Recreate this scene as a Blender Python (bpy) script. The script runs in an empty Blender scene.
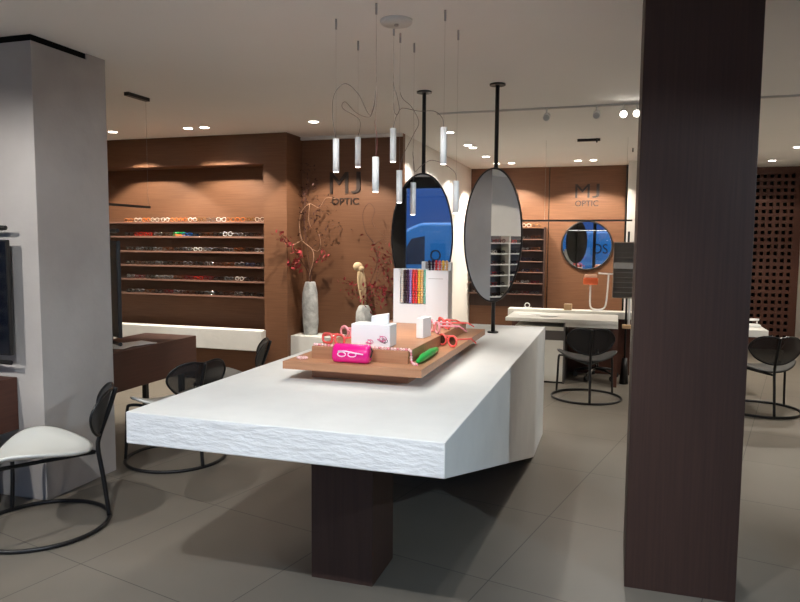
import bpy, bmesh, math, random
from mathutils import Vector, Matrix
random.seed(7)
PI = math.pi
S = bpy.context.scene
COL = S.collection
def lin(r, g, b):
    f = lambda c: (c/255/12.92) if c/255 <= .04045 else ((c/255+.055)/1.055)**2.4
    return (f(r), f(g), f(b), 1)
# ------------------------------------------------------------------ materials
M = {}
def mat(name, col, rough=.5, metal=0., spec=.5, emit=0., emitcol=None, alpha=1., coat=0.):
    m = bpy.data.materials.new(name); m.use_nodes = True
    b = m.node_tree.nodes['Principled BSDF']
    b.inputs['Base Color'].default_value = col
    b.inputs['Roughness'].default_value = rough
    b.inputs['Metallic'].default_value = metal
    b.inputs['Specular IOR Level'].default_value = spec
    b.inputs['Coat Weight'].default_value = coat
    if emit:
        b.inputs['Emission Color'].default_value = emitcol or col
        b.inputs['Emission Strength'].default_value = emit
    b.inputs['Alpha'].default_value = alpha
    M[name] = m
    return m
def nodes(m):
    nt = m.node_tree
    return nt, nt.nodes, nt.links, nt.nodes['Principled BSDF']
def textured(name, c1, c2, scale, stretch=(1, 1, 1), rough=.5, bump=0., bscale=None, detail=6, spec=.5, bstretch=None, bdist=.01):
    """two-tone procedural noise with optional bump"""
    m = mat(name, c1, rough, spec=spec)
    nt, N, L, b = nodes(m)
    tc = N.new('ShaderNodeTexCoord'); mp = N.new('ShaderNodeMapping'); mp.inputs['Scale'].default_value = stretch
    n = N.new('ShaderNodeTexNoise'); n.inputs['Scale'].default_value = scale; n.inputs['Detail'].default_value = detail
    r = N.new('ShaderNodeValToRGB'); r.color_ramp.elements[0].color = c1; r.color_ramp.elements[1].color = c2
    r.color_ramp.elements[0].position = .3; r.color_ramp.elements[1].position = .7
    L.new(tc.outputs['Object'], mp.inputs['Vector']); L.new(mp.outputs[0], n.inputs['Vector'])
    L.new(n.outputs['Fac'], r.inputs['Fac']); L.new(r.outputs['Color'], b.inputs['Base Color'])
    if bump:
        n2 = N.new('ShaderNodeTexNoise'); n2.inputs['Scale'].default_value = bscale or scale; n2.inputs['Detail'].default_value = 8
        mp2 = N.new('ShaderNodeMapping'); mp2.inputs['Scale'].default_value = bstretch or stretch
        bp = N.new('ShaderNodeBump'); bp.inputs['Strength'].default_value = bump; bp.inputs['Distance'].default_value = bdist
        L.new(tc.outputs['Object'], mp2.inputs['Vector']); L.new(mp2.outputs[0], n2.inputs['Vector'])
        L.new(n2.outputs['Fac'], bp.inputs['Height']); L.new(bp.outputs['Normal'], b.inputs['Normal'])
    return m
textured('wood_wall', (.130, .058, .030, 1), (.168, .079, .041, 1), 3, (1.2, 1.2, 34), .48, .06, 3, spec=.3)
textured('wood_pillar', (.043, .023, .018, 1), (.057, .030, .023, 1), 3, (30, 30, .8), .5, .06, 3, spec=.3)
textured('wood_desk', (.068, .026, .017, 1), (.088, .034, .022, 1), 3, (22, 1.2, 22), .45, .05, 3, spec=.35)
textured('wood_tray', (.39, .19, .10, 1), (.48, .24, .13, 1), 3, (1.4, 24, 24), .42, .05, 3, spec=.35)
textured('wood_light', (.42, .26, .13, 1), (.50, .32, .17, 1), 4, (2, 18, 18), .5)
textured('plaster_grey', (.37, .345, .325, 1), (.44, .415, .395, 1), 2.2, (1, 1, 1), .85, .5, 9, spec=.2, bdist=.012)
textured('plaster_white', (.70, .67, .63, 1), (.76, .73, .69, 1), 2, (1, 1, 1), .85, .15, 12, spec=.2)
textured('ceiling_paint', (.88, .87, .85, 1), (.90, .89, .87, 1), 1.2, (1, 1, 1), .9, 0, spec=.1)
textured('stone_white', (.70, .70, .68, 1), (.76, .76, .735, 1), 5, (1, 1, 1), .62, .25, 26, spec=.3, bdist=.006)
textured('stone_rough', (.72, .73, .73, 1), (.80, .81, .81, 1), 6, (1, 1, 1), .75, .38, 18, spec=.2, bstretch=(1, 1, 3.), bdist=.02)
textured('vase_stone', (.30, .31, .31, 1), (.58, .59, .58, 1), 14, (1, 1, 1), .8, .8, 18, bdist=.02)
mat('laminate', lin(222, 220, 212), .4)
mat('card_white', lin(240, 240, 240), .55)
mat('seat_white', lin(215, 217, 212), .42)
mat('seat_dark', lin(23, 23, 23), .6)
mat('black_metal', (.008, .008, .009, 1), .4, spec=.4)
mat('black_satin', (.012, .011, .011, 1), .35)
mat('black_plastic', (.01, .01, .012, 1), .3)
mat('screen', (.004, .006, .012, 1), .08)
mat('gap_black', (.006, .006, .006, 1), .8, spec=.1)
mat('lamp_white', lin(238, 238, 236), .35)
mat('chrome', (.75, .75, .76, 1), .15, 1.)
mat('steel', (.45, .45, .46, 1), .3, 1.)
mat('mirror', (.93, .94, .94, 1), .012, 1.)
mat('led', (1, 1, 1, 1), .5, emit=26., emitcol=(1, .93, .82, 1))
mat('led_strip', (1, 1, 1, 1), .5, emit=6., emitcol=(1, .96, .9, 1))
mat('led_off', lin(200, 200, 198), .3)
mat('letter_dark', (.035, .022, .018, 1), .4, .3)
mat('wire_grey', lin(150, 145, 140), .5)
mat('cable_red', lin(125, 60, 58), .6)
mat('cable_grey', lin(112, 100, 98), .6)
mat('paper', lin(236, 234, 230), .7)
mat('frame_grey', lin(95, 90, 88), .4, .5)
mat('shelf_edge', (.20, .105, .075, 1), .45)
mat('label_grey', lin(175, 172, 168), .5)
mat('orange', lin(225, 105, 60), .35)
mat('orange_pale', lin(245, 190, 160), .35)
mat('van_blue', lin(55, 115, 165), .25, coat=.6)
mat('van_glass', (.01, .02, .04, 1), .06)
mat('tyre', (.01, .01, .01, 1), .8)
mat('asphalt', (.22, .22, .22, 1), .85)
mat('facade', (.012, .045, .14, 1), .8)
mat('stand_grey', lin(150, 138, 125), .5)
mat('hot_pink', lin(228, 20, 130), .22, coat=.5)
mat('pink_mark', lin(250, 215, 238), .3)
mat('green_case', lin(20, 170, 70), .3)
mat('coral', lin(235, 95, 90), .25)
mat('pink_clear', lin(245, 160, 170), .2)
mat('pink_pale', lin(245, 205, 205), .3)
mat('twig_pale', lin(178, 142, 118), .7)
mat('twig_dark', lin(80, 48, 40), .8)
mat('dry_straw', lin(200, 175, 140), .8)
mat('leaf_red', lin(135, 30, 38), .6)
mat('leaf_red_bright', lin(150, 46, 52), .6)
mat('leaf_brown', lin(70, 38, 32), .75)
mat('ink_pink', lin(215, 90, 140), .5)
mat('ink_dark', lin(70, 50, 60), .5)
FC = dict(black=(18, 17, 18), tortoiseshell=(95, 48, 22), clear=(225, 215, 205), orange=(225, 120, 50), red=(190, 40, 32), white=(238, 236, 232),
          green=(40, 140, 70), blue=(30, 85, 150), brown=(70, 38, 26), gold=(190, 140, 70), silver=(170, 170, 172), burgundy=(110, 25, 35), navy=(25, 32, 60), amber=(215, 130, 70))
for k, c in FC.items():
    mat('frame_'+k, lin(*c), .22, .8 if k in ('gold', 'silver') else 0.)
BEAD = dict(ivory=(225, 220, 210), aubergine=(60, 32, 62), lavender=(160, 140, 205), scarlet=(225, 62, 62), yellow=(240, 195, 75), peach=(240, 190, 130), mint=(130, 200, 180), chocolate=(55, 35, 35), coralpink=(235, 110, 110))
for k, c in BEAD.items():
    mat('bead_'+k, lin(*c), .35)
# see-through materials
def thin_glass(name, tint, mixfac, rough=.02):
    m = bpy.data.materials.new(name); m.use_nodes = True; nt = m.node_tree; N = nt.nodes; L = nt.links
    N.clear(); o = N.new('ShaderNodeOutputMaterial'); mx = N.new('ShaderNodeMixShader'); t = N.new('ShaderNodeBsdfTransparent'); g = N.new('ShaderNodeBsdfGlossy')
    t.inputs['Color'].default_value = tint; g.inputs['Roughness'].default_value = rough; mx.inputs[0].default_value = mixfac
    L.new(t.outputs[0], mx.inputs[1]); L.new(g.outputs[0], mx.inputs[2]); L.new(mx.outputs[0], o.inputs['Surface']); M[name] = m
thin_glass('glass_pane', (.93, .96, .98, 1), .05)
thin_glass('lens', (.75, .75, .75, 1), .14, .05)
thin_glass('lens_dark', (.18, .14, .14, 1), .12, .05)
def mesh_fabric():
    m = mat('mesh_black', (.012, .012, .013, 1), .6)
    nt, N, L, b = nodes(m)
    # woven holes: fine checker-like grid seen as partial cover
    b.inputs['Alpha'].default_value = .87
mesh_fabric()
def floor_mat():
    m = mat('floor_tile', lin(150, 143, 134), .42, spec=.35)
    nt, N, L, b = nodes(m)
    tc = N.new('ShaderNodeTexCoord'); mp = N.new('ShaderNodeMapping')
    a = math.radians(13)
    # rotate so that one joint family runs at -13 degrees, joints .9 m apart, through (-.24, 3.98)
    mp.inputs['Rotation'].default_value = (0, 0, a)
    ca, sa = math.cos(a), math.sin(a)
    x, y = -.24, 3.98
    mp.inputs['Location'].default_value = (.32, -(sa*x+ca*y) % .9, 0)
    br = N.new('ShaderNodeTexBrick'); br.offset = .0; br.inputs['Scale'].default_value = 1
    br.inputs['Brick Width'].default_value = .9; br.inputs['Row Height'].default_value = .9
    br.inputs['Mortar Size'].default_value = .0028; br.inputs['Mortar Smooth'].default_value = .1
    br.inputs['Color1'].default_value = (.172, .153, .127, 1); br.inputs['Color2'].default_value = (.183, .163, .136, 1); br.inputs['Mortar'].default_value = (.07, .063, .055, 1)
    n = N.new('ShaderNodeTexNoise'); n.inputs['Scale'].default_value = 2.5; n.inputs['Detail'].default_value = 7
    mr = N.new('ShaderNodeMapRange'); mr.inputs['To Min'].default_value = .88; mr.inputs['To Max'].default_value = 1.1
    mx = N.new('ShaderNodeMix'); mx.data_type = 'RGBA'; mx.blend_type = 'MULTIPLY'; mx.inputs['Factor'].default_value = 1
    L.new(tc.outputs['Object'], mp.inputs['Vector']); L.new(mp.outputs[0], br.inputs['Vector']); L.new(mp.outputs[0], n.inputs['Vector'])
    L.new(n.outputs['Fac'], mr.inputs['Value']); L.new(br.outputs['Color'], mx.inputs['A']); L.new(mr.outputs[0], mx.inputs['B'])
    L.new(mx.outputs['Result'], b.inputs['Base Color'])
floor_mat()
# ------------------------------------------------------------------ mesh helpers
class MB:
    def __init__(s): s.bm = bmesh.new()
    def box(s, x0, x1, y0, y1, z0, z1, bevel=0., seg=2, mi=0):
        v = [s.bm.verts.new(p) for p in ((x0, y0, z0), (x1, y0, z0), (x1, y1, z0), (x0, y1, z0), (x0, y0, z1), (x1, y0, z1), (x1, y1, z1), (x0, y1, z1))]
        f = [s.bm.faces.new([v[i] for i in q]) for q in ((3, 2, 1, 0), (4, 5, 6, 7), (0, 1, 5, 4), (1, 2, 6, 5), (2, 3, 7, 6), (3, 0, 4, 7))]
        for q in f: q.material_index = mi
        if bevel:
            es = list({e for q in f for e in q.edges})
            bmesh.ops.bevel(s.bm, geom=es, offset=bevel, segments=seg, profile=.5, affect='EDGES')
        return s
    def hexa(s, pts, mi=0, bevel=0.):
        v = [s.bm.verts.new(p) for p in pts]
        f = [s.bm.faces.new([v[i] for i in q]) for q in ((3, 2, 1, 0), (4, 5, 6, 7), (0, 1, 5, 4), (1, 2, 6, 5), (2, 3, 7, 6), (3, 0, 4, 7))]
        for q in f: q.material_index = mi
        if bevel: bmesh.ops.bevel(s.bm, geom=list({e for q in f for e in q.edges}), offset=bevel, segments=2, profile=.5, affect='EDGES')
        return s
    def prism(s, prof, axis, a0, a1, mi=0):
        """extrude a closed 2-D profile along an axis ('x': (y,z), 'y': (x,z), 'z': (x,y))"""
        def P(p, a): return {'x': (a, p[0], p[1]), 'y': (p[0], a, p[1]), 'z': (p[0], p[1], a)}[axis]
        A = [s.bm.verts.new(P(p, a0)) for p in prof]; B = [s.bm.verts.new(P(p, a1)) for p in prof]
        fs = [s.bm.faces.new(A), s.bm.faces.new(B[::-1])]
        n = len(prof)
        for i in range(n): fs.append(s.bm.faces.new((A[i], B[i], B[(i+1) % n], A[(i+1) % n])))
        for f in fs: f.material_index = mi
        return s
    def tube(s, pts, r, n=8, closed=False, mi=0, radii=None, caps=True):
        pts = [Vector(p) for p in pts]; m = len(pts); rings = []; up = None
        for i, p in enumerate(pts):
            if closed: t = (pts[(i+1) % m]-pts[i-1])
            else: t = pts[min(i+1, m-1)]-pts[max(i-1, 0)]
            t.normalize()
            if up is None:
                up = Vector((0, 0, 1)) if abs(t.z) < .9 else Vector((1, 0, 0))
            a = t.cross(up)
            if a.length < 1e-6: a = t.cross(Vector((0, 1, 0)))
            a.normalize(); b = a.cross(t); up = b
            rr = radii[i] if radii else r
            rings.append([s.bm.verts.new(p+a*(rr*math.cos(2*PI*k/n))+b*(rr*math.sin(2*PI*k/n))) for k in range(n)])
        for i in range(m if closed else m-1):
            A, B = rings[i], rings[(i+1) % m]
            for k in range(n):
                f = s.bm.faces.new((A[k], A[(k+1) % n], B[(k+1) % n], B[k])); f.smooth = True; f.material_index = mi
        if caps and not closed:
            for R_ in (rings[0][::-1], rings[-1]):
                f = s.bm.faces.new(R_); f.material_index = mi
        return s
    def cyl(s, c, r, h, n=24, mi=0, r2=None):
        return s.tube([c, (c[0], c[1], c[2]+h)], r, n, mi=mi, radii=[r, r if r2 is None else r2])
    def lathe(s, prof, c=(0, 0, 0), n=24, mi=0):
        rings = []
        for r, z in prof:
            rings.append([s.bm.verts.new((c[0]+r*math.cos(2*PI*k/n), c[1]+r*math.sin(2*PI*k/n), c[2]+z)) for k in range(n)])
        for A, B in zip(rings, rings[1:]):
            for k in range(n):
                f = s.bm.faces.new((A[k], A[(k+1) % n], B[(k+1) % n], B[k])); f.smooth = True; f.material_index = mi
        for q in (rings[0][::-1], rings[-1]): s.bm.faces.new(q).material_index = mi
        return s
    def ball(s, c, r, u=8, v=6, sc=(1, 1, 1), mi=0):
        g = bmesh.ops.create_uvsphere(s.bm, u_segments=u, v_segments=v, radius=r)
        for q in g['verts']: q.co = Vector((q.co.x*sc[0]+c[0], q.co.y*sc[1]+c[1], q.co.z*sc[2]+c[2]))
        for q in {f for w in g['verts'] for f in w.link_faces}: q.smooth = True; q.material_index = mi
        return s
    def disc(s, c, rx, rz, n=40, mi=0):     # filled ellipse in the xz plane facing -y
        v = [s.bm.verts.new((c[0]+rx*math.cos(2*PI*k/n), c[1], c[2]+rz*math.sin(2*PI*k/n))) for k in range(n)]
        s.bm.faces.new(v).material_index = mi
        return s
    def build(s, name, m, parent=None, smooth=False):
        bmesh.ops.recalc_face_normals(s.bm, faces=s.bm.faces[:])
        me = bpy.data.meshes.new(name); s.bm.to_mesh(me); s.bm.free()
        for q in (m if isinstance(m, (list, tuple)) else [m]): me.materials.append(M[q])
        o = bpy.data.objects.new(name, me); COL.objects.link(o)
        if smooth:
            for p in me.polygons: p.use_smooth = True
        if parent: o.parent = parent
        return o
def tag(o, label, cat, group=None, kind=None):
    o['label'] = label; o['category'] = cat
    if group: o['group'] = group
    if kind: o['kind'] = kind
    return o
def thing(name, label, cat, loc=(0, 0, 0), rz=0., group=None):
    o = bpy.data.objects.new(name, None); o.empty_display_size = .05; COL.objects.link(o)
    o.location = loc; o.rotation_euler = (0, 0, rz)
    return tag(o, label, cat, group)
def struct(o, label, cat):
    return tag(o, label, cat, kind='structure')
def dup(root, loc=None, rz=None, label=None, group=None):
    r = root.copy(); COL.objects.link(r)
    if loc is not None: r.location = loc
    if rz is not None: r.rotation_euler = (0, 0, rz)
    if label: r['label'] = label
    if group: r['group'] = group
    for ch in list(root.children):
        c = ch.copy(); COL.objects.link(c); c.parent = r
        for g in ch.children:
            d = g.copy(); COL.objects.link(d); d.parent = c
    return r
def smooth_path(pts, k=6):
    P = [Vector(p) for p in pts]; out = []
    for i in range(len(P)-1):
        p0 = P[max(i-1, 0)]; p1 = P[i]; p2 = P[i+1]; p3 = P[min(i+2, len(P)-1)]
        for j in range(k):
            t = j/k
            out.append(.5*((2*p1)+(p2-p0)*t+(2*p0-5*p1+4*p2-p3)*t*t+(3*p1-p0-3*p2+p3)*t**3))
    out.append(P[-1]); return out
def closed_path(pts, k=5):
    P = [Vector(p) for p in pts]; n = len(P); out = []
    for i in range(n):
        p0, p1, p2, p3 = P[i-1], P[i], P[(i+1) % n], P[(i+2) % n]
        for j in range(k):
            t = j/k
            out.append(.5*((2*p1)+(p2-p0)*t+(2*p0-5*p1+4*p2-p3)*t*t+(3*p1-p0-3*p2+p3)*t**3))
    return out
def text(name, body, x0, x1, z0, z1, y, m, parent=None, extr=.006, flip=False, bold=0.):
    c = bpy.data.curves.new(name, 'FONT'); c.body = body; c.size = 1; c.extrude = extr; c.offset = bold
    o = bpy.data.objects.new(name, c); COL.objects.link(o)
    bpy.context.view_layer.update()
    bb = [Vector(v) for v in o.bound_box]; ax = min(v.x for v in bb); bx = max(v.x for v in bb); ay = min(v.y for v in bb); by = max(v.y for v in bb)
    sx = (x1-x0)/(bx-ax); sz = (z1-z0)/(by-ay)
    me = bpy.data.meshes.new_from_object(o.evaluated_get(bpy.context.evaluated_depsgraph_get()))
    bpy.data.objects.remove(o)
    for v in me.vertices:
        u = (v.co.x-ax)*sx; X = x1-u if flip else x0+u
        v.co = Vector((X, y-v.co.z, z0+(v.co.y-ay)*sz))
    me.materials.clear(); me.materials.append(M[m])
    o = bpy.data.objects.new(name, me); COL.objects.link(o)
    if parent: o.parent = parent
    return o
def spot(name, loc, target, power, col=(1, .9, .78), angle=70, blend=.5, radius=.03):
    l = bpy.data.lights.new(name, 'SPOT'); l.energy = power; l.color = col; l.spot_size = math.radians(angle); l.spot_blend = blend; l.shadow_soft_size = radius
    o = bpy.data.objects.new(name, l); COL.objects.link(o); o.location = loc
    d = Vector(target)-Vector(loc); o.rotation_euler = d.to_track_quat('-Z', 'Y').to_euler()
    return o
H = 2.8
WX0, WX1, WY0, WY1 = -6.4, 2.66, -1.6, 11.85
# ------------------------------------------------------------------ room shell
struct(MB().box(WX0-.2, WX1+.2, WY0-.1, 12.1, -.1, 0).build('floor', 'floor_tile'), 'large format grey tile floor of the shop', 'floor')
struct(MB().box(WX0-.2, WX1+.2, WY0-.1, 12.1, H, H+.1).build('ceiling', 'ceiling_paint'), 'plain pale plastered ceiling over the shop', 'ceiling')
struct(MB().box(WX0-.1, WX0, WY0, 7.4, 0, H).build('wall_left', 'plaster_white'), 'white plastered wall at the left of the shop', 'wall')
struct(MB().box(WX1, WX1+.1, WY0, 12.1, 0, H).build('wall_right', 'plaster_white'), 'pale plastered wall at the far right edge', 'wall')
# wood display wall: face y=6.89, recess back y=7.14, opening x<-3.775, z .58-2.467
FY, RY, RX, RZ = 6.89, 7.14, -3.775, 2.467
w = MB().box(WX0, RX, FY, FY+.03, RZ, H).box(WX0, RX, FY+.03, 7.2, RZ, RZ+.03)
w.box(RX, -3.49, FY, 7.28, 0, H).box(WX0, RX, RY, RY+.06, 0, RZ).box(WX0, RX, FY+.05, RY, 0, .374)
struct(w.build('wall_back_left', 'wood_wall'), 'brown veneered wall with a wide recess of eyewear shelves', 'wall')
struct(MB().box(-3.49, -2.27, 7.28, 7.36, 0, H).build('wall_logo', 'wood_wall'), 'brown veneered wall carrying the nearer shop sign', 'wall')
struct(MB().box(-3.49, -2.27, 7.245, 7.28, 2.765, H).build('trim_1', 'plaster_white'), 'thin pale trim along the ceiling above the nearer sign', 'trim')
struct(MB().box(-2.37, -2.27, 7.36, 11.0, 0, H).build('wall_side', 'plaster_white'), 'white wall running back beside the nearer sign', 'wall')
w = MB()
for a, b in ((-2.37, -1.036), (-1.022, .13)):
    w.box(a, b, 11.0, 11.06, 0, H)
w.box(-1.036, -1.022, 11.015, 11.06, 0, H, mi=1)
struct(w.build('wall_back', ['wood_wall', 'gap_black']), 'brown veneered wall at the back behind the white desk', 'wall')
struct(MB().box(.105, .135, 10.985, 11.0, 0, H).build('trim_2', 'gap_black'), 'dark edge strip closing the back wood wall', 'trim')
struct(MB().box(.135, .30, 10.5, 11.9, 0, H).build('wall_return', 'plaster_white'), 'narrow white wall end behind the dark pillar', 'wall')
struct(MB().box(.30, WX1, 11.85, 11.95, 0, H).build('wall_back_right', 'gap_black'), 'dark wall behind the perforated screen', 'wall')
# storefront behind the camera
w = MB().box(WX0, WX1, WY0-.1, WY0, 2.6, H).box(WX0, WX1, WY0-.1, WY0, 0, .25)
for x in (WX0, -4.75, -2.2, -.75, 1.1, WX1-.12): w.box(x, x+.1, WY0-.08, WY0-.02, .25, 2.6)
w.box(-4.6, -3.3, WY0-.085, WY0-.02, .25, 2.6)
struct(w.build('wall_front', 'black_satin'), 'dark storefront frame facing the street', 'wall')
struct(MB().box(WX0+.05, WX1-.05, WY0-.055, WY0-.045, .25, 2.6).build('window_1', 'glass_pane'), 'clear storefront glazing facing the street', 'window')
# grey plastered column with shadow gap
struct(MB().box(WX0, -3.292, 3.256, 3.868, 0, 2.762, .004).box(WX0, -3.2925, 3.701, 3.8675, 2.755, H).build('column_left', 'plaster_grey'), 'grey plastered wall column behind the near white chair', 'column')
struct(MB().box(WX0, -3.302, 3.266, 3.70, 2.762, H).build('trim_3', 'gap_black'), 'black shadow gap on top of the grey plastered column', 'trim')
# dark pillar
struct(MB().box(.086, .56, 3.264, 3.74, 0, H, .003).build('pillar', 'wood_pillar'), 'dark brown veneered pillar standing right of the white table', 'pillar')
# perforated screen: bars leave square holes
ls = thing('perforated_screen', 'dark brown screen with rows of square holes at the far right', 'screen', (0, 0, 0))
w = MB(); X0, X1 = .9, 2.655; p = .0955; h = .052
nx = int((X1-X0)/p)
zs = [2.66-i*.107 for i in range(24)]
top = H
w.box(X0, X1, 11.76, 11.80, zs[0]+.027, H)
w.box(X0, X1, 11.76, 11.80, 0, zs[-1]-.027)
for a, b in zip(zs, zs[1:]): w.box(X0, X1, 11.76, 11.80, b+.027, a-.027)
xs = [2.04+i*p for i in range(-12, 6)]
ed = [X0]+[v for x in xs if X0 < x-h/2 and x+h/2 < X1-.03 for v in (x-h/2, x+h/2)]+[X1]
for a, b in zip(ed[0::2], ed[1::2]):
    for z in zs: w.box(a, b, 11.76, 11.80, z-.027, z+.027)
w.build('panel', 'wood_desk', ls)
# ------------------------------------------------------------------ shelves of the recess + ledges
SH = [1.83, 1.66, 1.485, 1.318, 1.15, .977]
ORD = ['top', 'second', 'third', 'fourth', 'fifth', 'lowest']
for z, o in zip(SH, ORD):
    s = thing('display_shelf', o+' brown eyewear shelf in the lit recess of the left wood wall', 'shelf', (0, 0, 0), group='eyewear shelves in the left recess')
    MB().box(-6.3, RX-.002, 6.935, RY-.001, z-.018, z-.0005).build('board', 'wood_wall', s)
    MB().box(-6.3, RX-.002, 6.927, 6.935, z-.018, z+.002).build('front_edge', 'shelf_edge', s)
tag(MB().box(-6.3, -3.762, 6.78, FY+.045, .375, .605, .006).build('wall_ledge', 'stone_white'), 'long white stone ledge under the left recess of shelves', 'ledge')
tag(MB().box(-3.489, -2.275, 6.96, 7.275, .27, .548, .006).build('wall_bench', 'stone_white'), 'white stone ledge carrying the two grey vases', 'ledge')
# ------------------------------------------------------------------ eyewear
def eyewear_bm(style, sc=1., tk=1.):
    """front pieces at y=0 facing -y, temples running to +y, resting on z=0; returns mesh builders for frame and lenses"""
    f, l = MB(), MB()
    rw, rh = {'round': (.024, .0225), 'square': (.027, .020), 'cat': (.027, .021), 'big': (.030, .026)}[style]
    rw *= sc; rh *= sc; dx = (rw+.009*sc); t = .0032*sc*tk; zc = rh+t
    for sg in (-1, 1):
        pts = []
        for k in range(14):
            a = 2*PI*k/14; ca, sa = math.cos(a), math.sin(a)
            e = .62 if style in ('square', 'cat') else .95
            x = rw*math.copysign(abs(ca)**e, ca); z = rh*math.copysign(abs(sa)**e, sa)
            if style == 'cat': z += max(0, sg*ca)*max(0, sa)*.010*sc
            pts.append((sg*dx+x, 0, zc+z))
        f.tube(pts, t, 5, closed=True)
        vs = [l.bm.verts.new((p[0], .001, p[2])) for p in pts]; l.bm.faces.new(vs)
        ex = sg*(dx+rw)
        f.tube([(ex, 0, zc+rh*.45), (ex+sg*.004*sc, .012*sc, zc+rh*.45), (ex+sg*.003*sc, .095*sc, zc+rh*.3), (ex-sg*.004*sc, .135*sc, zc-rh*.7)], t*.75, 5)
    f.tube([(-dx+rw*.98, 0, zc+rh*.2), (0, -.002*sc, zc+rh*.42), (dx-rw*.98, 0, zc+rh*.2)], t*.85, 5)
    return f, l
CACHE = {}
def eyewear_mesh(style, colour, sc=1.0):
    k = (style, colour, sc)
    if k not in CACHE:
        f, l = eyewear_bm(style, sc)
        me = bpy.data.meshes.new('tmp'); l.bm.to_mesh(me); nf = len(f.bm.faces); f.bm.from_mesh(me)
        for q in list(f.bm.faces)[nf:]: q.material_index = 1
        o = f.build('eyeglasses', ['frame_'+colour, 'lens']); CACHE[k] = o.data
        bpy.data.objects.remove(o); bpy.data.meshes.remove(me)
    return CACHE[k]
def eyewear(style, colour, loc, rz, label, group, sc=1.0):
    o = bpy.data.objects.new('eyeglasses', eyewear_mesh(style, colour, sc)); COL.objects.link(o)
    o.location = loc; o.rotation_euler = (0, 0, rz); return tag(o, label, 'eyeglasses', group)
NUM = ['first', 'second', 'third', 'fourth', 'fifth', 'sixth', 'seventh', 'eighth', 'ninth', 'tenth', 'eleventh', 'twelfth', 'thirteenth', 'fourteenth', 'fifteenth', 'sixteenth']
ROWS = [
    'amber clear orange clear clear amber orange clear gold silver white amber orange gold clear',
    'black red red silver brown green blue black tortoiseshell black white silver black brown',
    'black silver black silver tortoiseshell black silver clear silver black silver tortoiseshell black silver',
    'black brown black silver black brown silver black silver brown tortoiseshell silver navy black',
    'silver burgundy black silver silver tortoiseshell burgundy red burgundy black silver clear black brown',
    'black silver tortoiseshell black burgundy silver brown black silver black brown silver black black']
STY = ['round', 'square', 'cat', 'big']
DESC = {'round': 'round', 'square': 'square', 'cat': 'winged', 'big': 'oversized'}
XL = -5.72
for r, row in enumerate(ROWS):
    cs = row.split()
    for i, c in enumerate(cs):
        x = XL+.02+(i+.5)*(RX-.04-XL)/len(cs)+random.uniform(-.01, .01)
        st = random.choice(STY)
        sc = 1.05 if (r == 1 and c in ('white',)) else .82 if st == 'big' else .93
        eyewear(st, c, (x, 6.955+random.uniform(-.003, .006), SH[r]+.0025), random.uniform(-.06, .06),
                f'{DESC[st]} {c} eyeglasses, {NUM[i]} from the left on the {ORD[r]} shelf of the left recess', 'eyeglasses on the left recess shelves', sc)
# colourful cases standing on the second shelf
tag(MB().box(-.06, .06, 0, .03, .0005, .022, .004).build('eyewear_case', 'orange'), 'small orange case under the green glasses on the second shelf', 'case').location = (-4.955, 6.985, 1.6625)
tag(MB().box(-.075, .075, 0, .03, .0235, .052, .008).build('eyewear_case', 'frame_green'), 'green case lying on the orange case on the second shelf', 'case').location = (-4.955, 6.985, 1.6625)
tag(MB().box(-.06, .06, 0, .03, .0005, .03, .008).build('eyewear_case', 'frame_blue'), 'blue case beside the green and orange cases on the second shelf', 'case').location = (-4.78, 7.02, 1.6625)
# signs
def sign(label, x0, x1, z0, z1, ox0, ox1, oz0, oz1, y):
    s = thing('wall_sign', label, 'sign', (0, 0, 0))
    wM = (x1-x0)*.60
    text('letter', 'M', x0, x0+wM, z0, z1, y-.0085, 'letter_dark', s, .008)
    text('letter', 'J', x0+wM+(x1-x0)*.1, x1, z0, z1, y-.0085, 'letter_dark', s, .008)
    text('lettering', 'OPTIC', ox0, ox1, oz0, oz1, y-.0065, 'letter_dark', s, .006, bold=.006)
sign('dark raised MJ OPTIC lettering on the nearer brown wall above the vases', -3.135, -2.765, 2.155, 2.395, -3.115, -2.785, 2.03, 2.105, 7.28)
sign('dark raised MJ OPTIC lettering on the far brown wall above the round mirror', -.635, -.275, 2.315, 2.525, -.63, -.285, 2.185, 2.275, 11.0)
# ------------------------------------------------------------------ the big white table
tb = thing('display_table', 'long white stone table with a wedge shaped underside and brown leg', 'table', (-1.21, 4.0, 0))
X0, X1, Y0, Y1, T = -1.873, -.544, 2.262, 5.775, .912
prof = [(Y0, T), (Y0, .782), (5.11, 0), (Y1, 0), (Y1, T)]
w = MB().prism([(a-4.0, b) for a, b in prof], 'x', X0+1.21, X1+1.21)
for f in w.bm.faces:
    f.normal_update()
    if abs(f.normal.y) > .9 and f.calc_center_median().y < -1: f.material_index = 1
bmesh.ops.bevel(w.bm, geom=[e for e in w.bm.edges], offset=.004, segments=2, profile=.5, affect='EDGES')
w.build('tabletop', ['stone_white', 'stone_rough'], tb)
w = MB().hexa([(-1.344+1.21, 2.892-4, 0), (-1.036+1.21, 2.892-4, 0), (-1.036+1.21, 3.2-4, 0), (-1.344+1.21, 3.2-4, 0),
               (-1.344+1.21, 2.892-4, .611), (-1.036+1.21, 2.892-4, .611), (-1.036+1.21, 3.2-4, .527), (-1.344+1.21, 3.2-4, .527)])
w.build('leg', 'wood_pillar', tb)
# ------------------------------------------------------------------ tray
tr = thing('display_tray', 'stepped brown wooden display tray with a wide flange on the white table', 'tray', (-1.21, 3.84, T+.001))
MB().box(-.258, .258, 3.168-3.84, 4.52-3.84, 0, .160, .002).build('tier', 'wood_tray', tr)
w = MB()
for q in ((-.355, .362, -.805, -.672), (-.355, .362, .68, .82), (-.355, -.258, -.672, .68), (.258, .362, -.672, .68)): w.box(*q, .060, .098)
w.build('flange', 'wood_tray', tr)
TZ = T+.161; PZ = T+.099
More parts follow.
